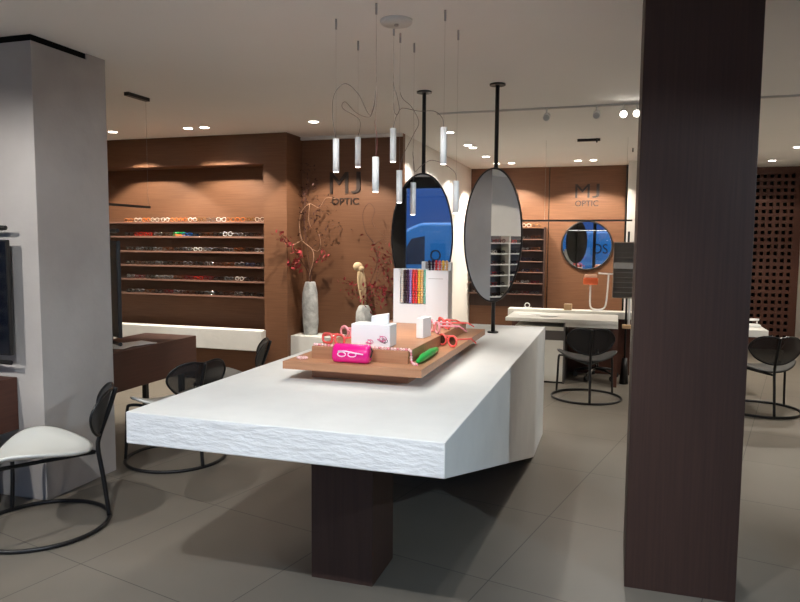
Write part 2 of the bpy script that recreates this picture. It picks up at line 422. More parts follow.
# ------------------------------------------------------------------ things on the tray
def bx(name, m, x0, x1, y0, y1, z0, z1, label, cat, bevel=.003, rz=0, parent=None):
    cx, cy = (x0+x1)/2, (y0+y1)/2
    o = MB().box(x0-cx, x1-cx, y0-cy, y1-cy, 0, z1-z0, bevel).build(name, m)
    o.location = (cx, cy, z0); o.rotation_euler = (0, 0, rz)
    return tag(o, label, cat)
b1 = bx('gift_box', 'card_white', -1.285, -1.075, 3.25, 3.36, TZ+.001, TZ+.114, 'white box printed with pink and dark swirls on the tray', 'box')
def swirl(cx, cz, r, m, wd=.0018):
    pts = []
    for k in range(40):
        a = k/39*4*PI; pts.append((cx+r*math.sin(a)*(1+.1*k/39)+k/39*r*1.3-r*.6, -.0565, cz+r*.8*math.cos(a)*math.cos(.3*a)))
    return MB().tube(pts, wd, 5).build('printed_swirl', m, b1)
swirl(-.005, .022, .016, 'ink_pink'); swirl(.062, .040, .020, 'ink_pink'); swirl(.072, .030, .017, 'ink_dark', .0013)
o = MB().prism([(-.044, 0), (.044, 0), (.044, .050), (-.044, .036)], 'y', -.035, .035).build('wedge_box', 'card_white')
o.location = (-1.145, 3.305, TZ+.1155); o.rotation_euler = (0, 0, .25)
tag(o, 'small white wedge topped box standing on the printed white box', 'box')
bx('gift_box', 'card_white', -1.04, -.998, 3.625, 3.745, TZ+.001, TZ+.113, 'slim white box standing upright near the right edge of the tray', 'box', rz=-.12)
# pink case
pc = thing('eyewear_case', 'glossy hot pink eyewear case with white marks leaning on the tray step', 'case', (-1.225, 3.108, PZ+.001), .02)
prof = closed_path([(-.03, 0, .012), (-.012, 0, 0), (.022, 0, 0), (.036, 0, .02), (.034, 0, .07), (.02, 0, .09), (-.006, 0, .088), (-.028, 0, .06)], 4)
w = MB(); rings = []
for x, s_ in ((-.096, .55), (-.094, .8), (-.088, .95), (-.078, 1), (.078, 1), (.088, .95), (.094, .8), (.096, .55)):
    rings.append([w.bm.verts.new((x, p[0]*s_, .045+(p[2]-.045)*s_)) for p in prof])
for A, B in zip(rings, rings[1:]):
    for k in range(len(A)):
        f = w.bm.faces.new((A[k], A[(k+1) % len(A)], B[(k+1) % len(A)], B[k])); f.smooth = True
w.bm.faces.new(rings[0]); w.bm.faces.new(rings[-1][::-1])
w.build('shell', 'hot_pink', pc)
w = MB()
for sx in (-.042, .012):
    w.tube([(sx+.021*math.cos(a), -.0318, .044+.011*math.sin(a)) for a in [2*PI*k/16 for k in range(16)]], .003, 5, closed=True)
w.tube([(-.06, -.032, .058), (-.02, -.0325, .06), (.03, -.0325, .052), (.07, -.0325, .048)], .004, 5)
w.build('glasses_mark', 'pink_mark', pc)  # pale glasses-shaped loops and a bar on the front of the shell
MB().tube([(.097, -.005, .03), (.104, -.006, .04), (.106, .0, .062), (.1, .004, .075)], .0035, 6).build('clasp', 'black_metal', pc)
# bead chain along the front edge of the tier and down to the flange
def beads(name, pts, r, m, label, step=None, cat='bead chain', alt=None, group=None):
    P = smooth_path(pts, 24); w = MB(); acc = 0; last = P[0]; i = 0; mats = m if isinstance(m, list) else [m]
    w.ball(P[0], r, 7, 5); st = step or r*1.75
    for q in P[1:]:
        acc += (q-last).length; last = q
        if acc >= st: acc = 0; i += 1; w.ball(q, r*(1 if i % 2 else .88), 7, 5, mi=i % len(mats))
    o = w.build(name, mats); tag(o, label, cat, group); return o
e = .0065
beads('bead_chain', [(-1.46, 3.185, TZ+e), (-1.33, 3.178, TZ+e), (-1.18, 3.182, TZ+e), (-1.05, 3.178, TZ+e), (-.97, 3.18, TZ+e), (-.943, 3.175, TZ+.003), (-.938, 3.168, TZ-.03), (-.93, 3.155, PZ+.012), (-.905, 3.13, PZ+e), (-.885, 3.135, PZ+e)], .0078, ['pink_pale', 'pink_pale', 'pink_clear'],
      'pale pink bead chain draped along the front edge of the tray step')
beads('bead_chain', [(-1.525, 3.12, PZ+e), (-1.50, 3.10, PZ+e), (-1.475, 3.125, PZ+e), (-1.50, 3.15, PZ+e), (-1.53, 3.14, PZ+e)], .006, 'pink_pale', 'small coil of pale beads at the left front corner of the tray')
# green case
o = MB().tube([(0, -.012, .016), (0, .0, .016), (0, .09, .02), (0, .26, .021), (0, .38, .018), (0, .40, .016)], .02, 14, radii=[.004, .011, .0195, .0205, .0135, .004]).build('eyewear_case', 'green_case', smooth=True)
o.location = (-.903, 3.17, PZ); o.rotation_euler = (0, 0, .02); tag(o, 'bright green slim case lying on the right flange of the tray', 'case')
def show_glasses(name, style, fm, lm, loc, rot, sc, label, group=None):
    t = thing(name, label, 'eyeglasses', loc); t.rotation_euler = rot
    if group: t['group'] = group
    f, l = eyewear_bm(style, sc, 1.7)
    f.build('frame', fm, t); l.build('lens', lm, t)
    return t
show_glasses('sunglasses', 'big', 'coral', 'lens_dark', (-.905, 3.78, PZ+.0012), (0, 0, -.6), 1.15, 'coral red sunglasses with pale arms behind the green case')
show_glasses('eyeglasses', 'big', 'pink_clear', 'lens', (-1.0, 3.86, TZ+.0012), (0, 0, -1.0), 1.25, 'pink glasses near the right edge of the tray step')
show_glasses('eyeglasses', 'cat', 'coral', 'lens', (-1.0, 4.09, TZ+.0012), (0, 0, -.9), 1.25, 'red glasses behind the pink pair at the right of the tray')
show_glasses('eyeglasses', 'square', 'coral', 'lens', (-1.378, 3.24, TZ+.0012), (0, 0, -.35), 1.2, 'coral glasses on the tray just left of the printed box')
show_glasses('eyeglasses', 'big', 'pink_clear', 'lens', (-1.37, 3.44, TZ+.0012), (0, 0, -.6), 1.2, 'pale pink glasses behind the coral pair at the left of the tray')
show_glasses('eyeglasses', 'cat', 'coral', 'lens', (-1.375, 3.66, TZ+.0012), (0, 0, -.5), 1.2, 'red glasses farthest back at the left of the tray')
# chain display
cd = thing('chain_display', 'white upright stand hung with rows of coloured bead chains', 'display stand', (-1.21, 4.3, TZ+.001))
zt = .358
w = MB().box(-.19, -.145, 0, .06, 0, zt).box(-.145, .035, 0, .06, 0, .125).box(-.145, .035, .05, .06, .125, zt)
w.build('body', 'card_white', cd)
w = MB().box(.035, .185, -.012, .06, 0, zt-.008, .002)
sp = w.build('side_panel', 'card_white', cd)
MB().box(.052, .150, -.0135, -.0118, zt-.062, zt-.059).build('slot', 'label_grey', sp)
MB().box(.11, .135, -.0135, -.0118, .024, .029).build('print', 'letter_dark', sp)
MB().box(-.14, .03, .018, .024, zt-.014, zt-.006).build('rail', 'card_white', cd)
cols = ['ivory', 'chocolate', 'aubergine', 'lavender', 'scarlet', 'scarlet', 'yellow', 'peach', 'mint']
names = ['ivory', 'dark brown', 'aubergine', 'lavender', 'scarlet', 'second scarlet', 'yellow', 'peach', 'mint green']
for i, c in enumerate(cols):
    x = -1.21-.133+i*.0195
    beads('glasses_chain', [(x, 4.312, TZ+zt-.012), (x, 4.312, TZ+.25), (x, 4.312, TZ+.13)], .0104, 'bead_'+c, f'{names[i]} bead chain hanging in the white stand on the tray', .0125, group='bead chains on the white stand')
cd2 = thing('chain_display', 'second white stand behind the bead chain stand with dark and bright chains', 'display stand', (-1.13, 4.42, TZ+.001))
MB().box(-.10, .085, .02, .07, 0, .40).box(-.10, -.075, -.04, .02, 0, .405).build('body', 'card_white', cd2)
for i, (c, n) in enumerate((('chocolate', 'dark brown'), ('aubergine', 'dark aubergine'), ('scarlet', 'red'), ('coralpink', 'coral'), ('yellow', 'yellow'), ('peach', 'peach'))):
    x = -1.13-.06+i*.024
    beads('glasses_chain', [(x, 4.428, TZ+.405), (x, 4.428, TZ+.30), (x, 4.428, TZ+.2)], .011, 'bead_'+c, f'{n} bead chain on the second stand behind the white stand', .016, group='bead chains on the rear stand')
# ------------------------------------------------------------------ oval mirrors on poles
def pole_mirror(x, y, n, zc, label):
    t = thing('pole_mirror', label, 'mirror', (x, y, T+.001), math.atan2(n[0], -n[1]))
    MB().cyl((0, .035, 0), .0155, H-T-.002, 14).build('pole', 'black_metal', t)
    MB().cyl((0, .035, 0), .042, .010, 24).build('table_flange', 'black_metal', t)
    MB().cyl((0, .035, H-T-.014), .06, .012, 24).build('ceiling_flange', 'black_metal', t)
    z = zc-T
    rim = [(.25*math.cos(a), 0, z+.505*math.sin(a)) for a in [2*PI*k/72 for k in range(72)]]
    fr = MB().tube(rim, .0075, 8, closed=True)
    vs = [fr.bm.verts.new((.25*math.cos(a), .007, z+.505*math.sin(a))) for a in [2*PI*k/72 for k in range(72)]]; fr.bm.faces.new(vs)
    fr.build('frame', 'black_satin', t)
    MB().disc((0, -.002, z), .249, .504, 72).build('mirror_glass', 'mirror', t)
    w = MB()
    for dz in (.25, -.25): w.box(-.02, .02, .007, .03, z+dz-.02, z+dz+.02)
    w.build('clamp', 'black_metal', t)
pole_mirror(-1.492, 5.31, Vector((.03, -1)).normalized(), 1.645, 'oval mirror on a black pole reflecting the blue street')
pole_mirror(-.905, 5.21, Vector((-.347, -.938)), 1.662, 'oval mirror on a black pole reflecting the grey column')
# round wall mirror
rm = thing('wall_mirror', 'round mirror in a thin dark frame on the far brown wall', 'mirror', (-.438, 11.0, 1.585))
MB().tube([(.375*math.cos(a), -.018, .372*math.sin(a)) for a in [2*PI*k/64 for k in range(64)]], .012, 8, closed=True).build('frame', 'black_satin', rm)
MB().disc((0, -.016, 0), .374, .371, 64).build('mirror_glass', 'mirror', rm)
MB().tube([(0, -.001, 0), (0, -.012, 0)], .36, 48).build('backing', 'black_satin', rm)
# ------------------------------------------------------------------ pendant cluster
cn = thing('pendant_canopy', 'round pale ceiling canopy above the display tray', 'ceiling canopy', (-1.175, 3.63, H))
MB().lathe([(.088, 0), (.088, -.012), (.08, -.02), (.0, -.021)], n=36).build('disc', 'led_off', cn)
MB().tube([(-.0, -.0, -.02), (0, 0, -.03)], .012, 10).build('gland', 'steel', cn)
TUB = [(-1.48, 3.516, 1.986, 2.164), (-1.51, 3.927, 2.057, 2.236), (-1.190, 3.347, 1.861, 2.038), (-1.215, 3.709, 2.056, 2.24), (-1.221, 3.848, 1.836, 2.022), (-1.200, 4.062, 1.775, 1.97), (-.882, 3.542, 2.015, 2.205), (-.890, 3.886, 1.775, 1.958)]
TL = ['leftmost white tube lamp hanging before the nearer sign', 'second white tube lamp from the left, above the letters MJ', 'lowest white tube lamp right of the letters MJ', 'white tube lamp hanging at the end of the brown wall',
      'low white tube lamp at the left edge of the blue oval mirror', 'white tube lamp hanging in front of the blue oval mirror', 'white tube lamp hanging right of the nearer mirror pole', 'rightmost white tube lamp hanging between the two oval mirrors']
CAB = [[(.1, .0, .36), (.02, 0, .30)], [(-.12, -.2, .33), (.0, -.12, .2)], None, [(.06, .05, .10), (.12, .0, .2)], [(.12, .0, .42), (.10, 0, .26)], None, [(-.30, .1, .16), (-.13, .05, .13)], [(-.28, .1, .32), (-.1, .0, .30)]]
for i, (x, y, z0, z1) in enumerate(TUB):
    t = thing('pendant_lamp', TL[i], 'pendant lamp', (x, y, H), group='white tube pendants over the tray')
    b = MB().tube([(0, 0, z0-H), (0, 0, z1-H)], .0175, 20).build('tube', 'lamp_white', t)
    MB().tube([(0, 0, z0-H-.002), (0, 0, z0-H-.0005)], .014, 16).build('diffuser', 'led_strip', b)
    MB().tube([(0, 0, z1-H), (0, 0, -.05)], .0005, 4).build('suspension_wire', 'wire_grey', t)
    MB().tube([(0, 0, -.055), (0, 0, -.001)], .006, 8).build('ceiling_anchor', 'steel', t)
    # loose feed cable looping from the canopy to the tube
    dx, dy = -1.175-x, 3.63-y
    if i in (0, 1, 3, 4, 6, 7):
        z = z1-H
        nb = {0: 2, 1: 2, 3: 3, 4: 4, 6: 3, 7: 5}[i]; nx_, ny_ = TUB[nb][0]-x, TUB[nb][1]-y
        loops = {0: [(0, 0, z), (-.02, 0, z+.12), (-.02, .02, z+.24), (.04, .03, z+.30), (.12, .02, z+.24), (.19, -.02, z+.13), (nx_-.03, ny_+.02, z+.10), (nx_, ny_, z+.22)],
                 1: [(0, 0, z), (.01, 0, z+.10), (-.09, -.02, z+.17), (-.06, -.06, z+.20), (.06, -.2, z+.11), (.2, -.4, z+.04), (nx_-.03, ny_+.03, z+.03), (nx_, ny_, z+.15)],
                 3: [(0, 0, z), (.015, 0, z+.06), (.035, 0, z+.10), (.02, 0, z+.18), (0, 0, z+.26)],
                 4: [(0, 0, z), (.02, 0, z+.08), (.09, -.02, z+.2), (.12, -.02, z+.27), (.07, 0, z+.36), (0, 0, z+.45)],
                 6: [(0, 0, z), (-.01, 0, z+.05), (-.06, .02, z+.09), (-.15, .05, z+.10), (-.26, .1, z+.13), (nx_+.02, ny_, z+.11), (nx_, ny_, z+.18)],
                 7: [(0, 0, z), (-.01, 0, z+.05), (-.08, .03, z+.10), (-.17, .07, z+.13), (-.25, .12, z+.10), (nx_+.01, ny_, z+.08), (nx_, ny_, z+.18)]}[i]
        loops.append((loops[-1][0], loops[-1][1], -.06))
        P_ = smooth_path(loops, 8); nn = len(P_)
        MB().tube(P_, .0016, 5, radii=[.0017 if k < nn-9 else .0004 for k in range(nn)]).build('cable', 'cable_grey', t)
    else:
        MB().tube(smooth_path([(0, 0, z1-H), (.008, 0, z1-H+.08), (-.004, 0, z1-H+.18), (.006, 0, z1-H+.3), (0, 0, z1-H+.45), (0, 0, -.06)], 8), .0014, 5, radii=[.0016]*17+[.0004]*24).build('cable', 'cable_red' if i == 2 else 'cable_grey', t)
    spot('pendant_light', (x, y, z0-.012), (x, y, 0), 7, (1, .93, .84), 75, .6, .014)
# linear pendants
def linear_pendant(label, a, b, z, wires, can):
    a, b = Vector(a), Vector(b); mid = (a+b)/2; L2 = (b-a).length/2
    t = thing('linear_pendant', label, 'pendant lamp', (mid.x, mid.y, z), math.atan2(b.y-a.y, b.x-a.x))
    br = MB().box(-L2, L2, -.010, .010, 0, .012).box(-L2, L2, -.010, -.008, -.008, 0).build('bar', 'black_metal', t)
    MB().box(-L2+.02, L2-.02, -.008, .008, -.002, -.0003).build('diffuser', 'led_strip', br)
    for u in wires: MB().tube([(u, 0, .012), (u, 0, H-z)], .0012, 4).build('suspension_wire', 'wire_grey', t)
    MB().box(can[0], can[1], -.022, .022, H-z-.028, H-z-.0005).build('canopy', 'black_metal', t)
linear_pendant('thin black linear lamp hanging over the left brown desk', (-3.83, 3.92), (-3.81, 4.97), 1.885, (-.48, .505), (.27, .53))
linear_pendant('thin black linear lamp hanging over the white back desk', (-1.09, 8.2), (.16, 8.2), 1.872, (-.35, .55), (-.0, .25))
# ------------------------------------------------------------------ recessed lights
def downlight(x, y, label, power, target=None, angle=126, col=(1, .90, .76), blend=.25):
    t = thing('downlight', label, 'ceiling light', (x, y, H), group='recessed ceiling lights')
    MB().lathe([(.060, 0), (.060, -.004), (.048, -.005), (.048, -.0008)], n=24).build('trim_ring', 'lamp_white', t)
    MB().lathe([(.0005, -.0045), (.046, -.0045), (.046, -.003), (.0005, -.003)], n=24).build('lens', 'led', t)
    if power: spot('downlight_lamp', (x, y, H-.012), target or (x, y+.001, 0), power, col, angle, blend, .03)
WW, SW = 205, 58
for x, y, l, p, c in (
    (-5.337, 6.36, 'bright downlight leftmost before the brown shelf wall', WW, 0),
    (-4.38, 6.37, 'left one of the twin downlights before the shelf wall', WW*.6, 0),
    (-4.177, 6.37, 'right one of the twin downlights before the shelf wall', WW*.6, 0),
    (-2.918, 6.36, 'downlight before the nearer MJ OPTIC wall', WW, 0),
    (-1.766, 7.35, 'nearest downlight in the row along the white wall', SW, 1),
    (-1.77, 8.34, 'nearer of the close pair of downlights along the white wall', SW*.7, 1),
    (-1.755, 8.57, 'farther of the close pair of downlights along the white wall', SW*.7, 1),
    (-1.759, 9.49, 'downlight third along the white wall', SW, 1),
    (-1.757, 10.34, 'downlight at the far end along the white wall, left of the mirror pole', WW*.6, 0),
    (-1.531, 10.34, 'downlight just right of the mirror pole before the back wall', WW*.8, 0),
    (-.566, 10.25, 'left one of the twin downlights over the far sign', WW*.66, 0),
    (-.352, 10.25, 'right one of the twin downlights over the far sign', WW*.66, 0),
    (2.053, 10.9, 'downlight before the perforated screen', 25, 0),
    (2.065, 9.5, 'downlight nearest at the right edge of the ceiling', 150, 0)):
    wash = y < 7 and not c
    downlight(x, y, l, p, (x, y+.23, 1.8) if wash else (x, y+.18, 1.8) if y > 10 else None, 102 if wash else 110 if y > 10 else 124, (1, .96, .89) if c else (1, .90, .76), .22)
# ceiling lights and added fill lights over the shop front (above and beside the camera)
downlight(-3.72, .78, 'ceiling light above the near left desk', 290, (-3.5, 3.1, .9), 66, (1, .96, .91), .5)
downlight(-1.28, .62, 'ceiling light in front of the white table', 275, (-1.75, 3.3, .75), 82, (.95, .98, 1), .4)
downlight(-.03, .75, 'ceiling light near the shop entrance', 70, (-1.0, 2.8, .4), 56, (.95, .98, 1), .5)
downlight(1.6, 7.0, 'ceiling light right of the dark pillar', 170, (1.6, 7.0, 0), 96, (1, .94, .86), .3)
downlight(-4.3, -.7, 'added fill light by the storefront at the left', 260, None, 100)  # unseen fill, added to bounce light off the floor onto the ceiling
downlight(-1.9, -.7, 'added fill light by the middle of the storefront', 260, None, 100)  # second added fill, raises the ambient light
downlight(.7, -.7, 'added fill light by the storefront at the right', 260, None, 100)  # third added fill of the storefront row
downlight(-1.2, 2.7, 'ceiling light above the front end of the white table', 30, None, 120, (1, .97, .92))
downlight(-5.5, .5, 'added fill light beside the white shelving on the left wall', 150)  # unseen fill, added to brighten the left wall in the oval mirror
# track with small spotlights
tk = thing('track_rail', 'thin pale ceiling track crossing behind the mirror poles', 'track', (0, 6.25, H))
MB().box(-1.62, 2.6, -.012, .012, -.016, -.0005).build('rail', 'led_off', tk)
def track_head(x, label, on, tgt=None, power=0):
    t = thing('track_spotlight', label, 'spotlight', (x, 6.22, H-.017), group='spotlights on the ceiling track')
    MB().tube([(0, 0, 0), (0, -.01, -.05)], .008, 8).build('stem', 'lamp_white', t)
    hd = MB().tube([(0, .035, -.055), (0, -.045, -.085)], .03, 16).build('head', 'lamp_white', t)
    MB().tube([(0, -.0455, -.0853), (0, -.0475, -.086)], .026, 16).build('lens', 'led' if on else 'led_off', hd)
    if on: spot('track_lamp', (x, 6.165, H-.106), tgt, power, (1, .95, .88), 60, .5, .025)
track_head(.02, 'lit track spotlight left of the pillar, nearer the middle', True, (-.1, 4.3, 0), 95)
track_head(.125, 'lit track spotlight partly behind the pillar edge', True, (.05, 5.2, 0), 80)
track_head(-.62, 'unlit track spotlight at the left end of the track', False)
track_head(-.20, 'unlit track spotlight next to the lit pair', False)
# a cool white lamp at the right of the shop front
spot('window_spot', (2.45, 1.25, 2.45), (-.5, 3.4, .6), 165, (.66, .86, 1), 50, .4, .03)
t = thing('track_spotlight', 'cool white spotlight on the right wall near the entrance', 'spotlight', (2.66, 1.25, 2.5))
MB().tube([(-.001, 0, 0), (-.13, 0, 0)], .012, 8).build('stem', 'lamp_white', t)
MB().tube([(-.10, -.02, .03), (-.18, .03, -.02)], .035, 16).build('head', 'lamp_white', t)
# small sensor and device marks on the ceiling
for x, y, l in ((-.25, 8.16, 'small dark hook under the ceiling before the back wall'), (.156, 9.1, 'small dark hook under the ceiling by the white wall end')):
    tag(MB().tube([(0, 0, -.001), (0, 0, -.05)], .008, 8).build('ceiling_hook', 'black_metal'), l, 'ceiling hook').location = (x, y, H)
# ------------------------------------------------------------------ chairs
def chair_proto(label, seatm, group):
    t = thing('dining_chair', label, 'chair', (0, 0, 0), group=group)
    R_ = .352; sp = math.radians(56)
    MB().tube([(R_*math.cos(a), R_*math.sin(a), 0.0125) for a in [2*PI*k/56 for k in range(56)]], .012, 8, closed=True).build('floor_ring', 'black_metal', t)
    # seat: rounded triangle, sides swept up
    half = [(0, -.275), (.10, -.255), (.20, -.175), (.285, -.05), (.305, .06), (.255, .16), (.14, .215), (0, .232)]
    out = closed_path([(x, y, 0) for x, y in half]+[(-x, y, 0) for x, y in half[-2:0:-1]], 4)
    w = MB()
    def hz(x, y): return .425+.75*x*x+.10*max(0, -y-.05)*0-.12*max(0, y-.1)
    n = len(out); rings = []
    for s_, dz in ((0, .014), (.35, .014), (.7, .014), (.93, .013), (1., .004), (.985, -.008), (.9, -.012), (.5, -.012), (0, -.012)):
        if s_ == 0: rings.append([w.bm.verts.new((0, 0, hz(0, 0)+dz))]); continue
        rings.append([w.bm.verts.new((p.x*s_, p.y*s_, hz(p.x*s_, p.y*s_)+dz)) for p in out])
    for A, B in zip(rings, rings[1:]):
        for k in range(n):
            if len(A) == 1: f = w.bm.faces.new((A[0], B[k], B[(k+1) % n]))
            elif len(B) == 1: f = w.bm.faces.new((A[(k+1) % n], A[k], B[0]))
            else: f = w.bm.faces.new((A[k], B[k], B[(k+1) % n], A[(k+1) % n]))
            f.smooth = True
    w.build('seat', seatm, t)
    for sg in (-1, 1):
        a = PI/2-sg*sp; fx, fy = R_*math.cos(a), R_*math.sin(a)
        MB().tube(smooth_path([(fx, fy, .012), (fx*.97, fy*.95, .2), (fx*.95, fy*.92, .385), (fx*.88, fy*.80, .418), (fx*.6, fy*.35, .41), (0, -.285, .398)], 5), .0115, 8).build('leg', 'black_metal', t)
    MB().tube(smooth_path([(0, -R_, .012), (0, -.325, .25), (0, -.302, .42), (0, -.315, .50), (0, -.365, .64), (0, -.405, .765)], 6), .013, 8).build('rear_leg', 'black_metal', t)
    hb = [(0, .118), (.09, .132), (.17, .112), (.222, .055), (.225, -.005), (.17, -.078), (.085, -.125), (0, -.138)]
    out = closed_path([(x, 0, z) for x, z in hb]+[(-x, 0, z) for x, z in hb[-2:0:-1]], 4)
    def by(x, z): return -.352-.28*(z)+1.25*x*x
    w = MB(); n = len(out); rings = []
    for s_ in (0, .3, .6, .85, 1):
        if s_ == 0: rings.append([w.bm.verts.new((0, by(0, 0), .64))]); continue
        rings.append([w.bm.verts.new((p.x*s_, by(p.x*s_, p.z*s_), .64+p.z*s_)) for p in out])
    for A, B in zip(rings, rings[1:]):
        for k in range(n):
            f = w.bm.faces.new((A[0], B[k], B[(k+1) % n]) if len(A) == 1 else (A[k], B[k], B[(k+1) % n], A[(k+1) % n])); f.smooth = True
    bk = w.build('backrest', 'mesh_black', t)
    MB().tube([(p.x, by(p.x, p.z), .64+p.z) for p in out], .008, 7, closed=True).build('back_frame', 'black_metal', bk)
    return t
def face(deg): return math.radians(deg-90)
GW, GD = 'white seated chairs at the left desks', 'dark chairs at the desks'
cw = chair_proto('white seated chair with black mesh back beside the grey column', 'seat_white', GW)
cw.location = (-3.03, 2.95, 0); cw.rotation_euler = (0, 0, face(217))
dup(cw, (-3.06, 4.23, 0), face(156), 'white seated chair with black mesh back at the brown desk behind the table', GW)
ck = chair_proto('dark chair pushed up to the white back desk', 'seat_dark', GD)
ck.location = (-.255, 7.325, 0); ck.rotation_euler = (0, 0, face(98))
dup(ck, (1.39, 7.335, 0), face(99), 'dark chair right of the pillar at the far white desk', GD)
dup(ck, (-3.14, 4.985, 0), face(208), 'dark chair half hidden behind the white table at the brown desk', GD)
# ------------------------------------------------------------------ left desks
def brown_desk(label, x0, x1, y0, y1, zb, zt):
    cx, cy = (x0+x1)/2, (y0+y1)/2
    t = thing('desk', label, 'desk', (cx, cy, 0), group=None)
    MB().box(x0-cx, x1-cx, y0-cy, y1-cy, zb, zt, .003).build('top_block', 'wood_desk', t)
    for sx in (x0-cx+.06, x1-cx-.10):
        for sy in (y0-cy+.3, y1-cy-.14): MB().box(sx, sx+.04, sy, sy+.04, 0, zb).build('leg', 'black_metal', t)
brown_desk('brown wood desk beside the shelf wall behind the grey column', -4.15, -3.605, 3.88, 5.31, .442, .752)
brown_desk('brown wood desk at the left edge in front of the grey column', -4.1, -3.485, 1.9, 3.25, .437, .762)
for i, (x, y, a) in enumerate(((-3.80, 4.55, .2), (-3.76, 4.66, -.3))):
    o = MB().box(-.105, .105, -.148, .148, 0, .003).build('brochure', 'paper'); o.location = (x, y, .7535+i*.0035); o.rotation_euler = (0, 0, a)
    tag(o, ['lower white brochure lying on the brown desk by the shelf wall', 'upper white brochure lying on the brown desk by the shelf wall'][i], 'brochure')
# framed desk mirrors on black tube brackets fixed to the column
def desk_mirror(label, loc, rz, s):
    t = thing('bracket_mirror', label, 'mirror', loc, rz)
    MB().box(-.40, 0, -.012, .012, .912, 1.602, .003).build('frame', 'black_satin', t)
    MB().box(-.392, -.008, -.0135, -.0122, .92, 1.594).build('glass', 'screen', t)
    for z, zz in ((1.672, 1.602), (.868, .912)):
        MB().tube(smooth_path([(-.33, s, z), (-.33, .02, z), (-.31, 0, z), (-.06, 0, z), (-.02, 0, z), (-.012, 0, z)], 4), .014, 8).build('bracket_tube', 'black_metal', t)
        MB().box(-.22, -.18, -.006, .006, min(z, zz), max(z, zz)).build('hanger', 'black_metal', t)
desk_mirror('black framed mirror on tube brackets at the left edge on the grey column', (-3.428, 3.17, 0), 0, .083)
desk_mirror('black framed mirror seen nearly edge on behind the grey column', (-3.325, 3.99, 0), -.55, -.0)
# left wall display seen in the oval mirror
lw = thing('wall_shelving', 'white shelving with eyewear on the left wall', 'shelving', (WX0, 0, 0))
LZ = [1.62, 1.43, 1.24, 1.05, .86, .67]
w = MB()
for y in (-1.2, -.2, .45, 1.1, 2.0, 2.9): w.box(.001, .24, y, y+.03, .5, 1.74)
w.build('upright', 'laminate', lw)
MB().box(.001, .015, -1.2, 2.93, .5, 1.74).build('back_panel', 'frame_grey', lw)
for z in LZ: MB().box(.016, .23, -1.2, 2.93, z-.018, z).build('shelf', 'laminate', lw)
for r, z in enumerate(LZ):
    for i, y in enumerate((-.05, .13, .31, .58, .76, .94)):
        c = random.choice(['black', 'tortoiseshell', 'red', 'clear', 'brown', 'silver', 'burgundy'])
        eyewear(random.choice(STY), c, (WX0+.15, y, z+.001), PI/2, f'{c} eyeglasses on the {["top", "second", "third", "fourth", "fifth", "lowest"][r]} shelf of the white shelving, {NUM[i]} along', 'eyeglasses on the left wall shelving', 1.2)
# ------------------------------------------------------------------ vases and branches
def vase(label, x, y, prof, sx, tilt=0):
    o = MB().lathe(prof, n=28).build('vase', 'vase_stone', smooth=True)
    for v in o.data.vertices:
        k = 1+.05*math.sin(9*v.co.z+3*math.atan2(v.co.y, v.co.x))
        v.co.x *= k*sx; v.co.y *= k*.85
    o.location = (x, y, .549); return tag(o, label, 'vase')
vase('tall tapered grey stone vase on the white ledge', -3.315, 7.12, [(.0, 0), (.075, 0), (.082, .02), (.092, .15), (.094, .34), (.088, .48), (.066, .575), (.058, .60), (.05, .605), (.048, .56), (.0, .55)], 1)
vase('shorter grey stone vase with a broken top behind the white boxes', -2.66, 7.12, [(.0, 0), (.08, 0), (.094, .03), (.098, .18), (.09, .28), (.062, .345), (.045, .36), (.038, .355), (.036, .31), (0, .30)], 1)
def branch(name, label, base, pts, m, r0, leaves=None, lm=None, cat='branch', spread=.05, size=.02, sub=(), lr=(.25, 1.)):
    t = thing(name, label, cat, base)
    P = smooth_path([(0, 0, 0)]+pts, 6); n = len(P)
    w = MB().tube(P, r0, 5, radii=[r0*(1-.75*i/(n-1)) for i in range(n)])
    paths = [P]
    for q in sub:
        Q = smooth_path(q, 5); paths.append(Q); w.tube(Q, r0*.4, 4, radii=[r0*.55*(1-.7*i/(len(Q)-1)) for i in range(len(Q))])
    w.build('stem', m, t)
    if leaves:
        w = MB()
        for k in range(leaves):
            Q = random.choice(paths); i = int((lr[0]+(lr[1]-lr[0])*random.random())*(len(Q)-1)); c = Q[i]+Vector([random.gauss(0, spread*.5) for _ in range(3)])
            if c.x+base[0] < -3.44: c.y = min(c.y, 6.84-base[1]) if name == 'red_leaf_branch' else c.y; c.x = c.x if name == 'red_leaf_branch' else -3.44-base[0]+.05*random.random()
            if c.y+base[1] > 7.262: c.y = 7.255-base[1]
            a = Vector([random.gauss(0, 1) for _ in range(3)]).normalized(); b = a.cross(Vector((.3, .5, .8))).normalized(); s_ = size*random.uniform(.6, 1.3)
            v = [c-a*s_, c+b*s_*.45+Vector((0, -.003, 0)), c+a*s_, c-b*s_*.45]
            for q in v:
                if q.y+base[1] > 7.272: q.y = 7.272-base[1]
            w.bm.faces.new([w.bm.verts.new(q) for q in v])
        w.build('leaves', lm, t)
    return t
B1 = (-3.315, 7.12, 1.105)
branch('curly_branch', 'pale curly twig arching right from the tall vase', (B1[0], B1[1], B1[2]), [(-.01, 0, .12), (.05, -.02, .30), (.02, 0, .42), (-.10, .0, .52), (-.14, .02, .68), (-.12, .03, .84), (-.02, .03, .93), (.10, .02, .89), (.20, .0, .99), (.32, 0, .98)], 'twig_pale', .0058,
       sub=([(-.10, 0, .52), (-.15, -.18, .46), (-.2, -.26, .50), (-.18, -.26, .55)], [(.02, 0, .42), (.10, 0, .40), (.13, 0, .50), (.10, 0, .62)], [(-.02, .03, .93), (-.03, .03, .75), (.0, .03, .66)]))
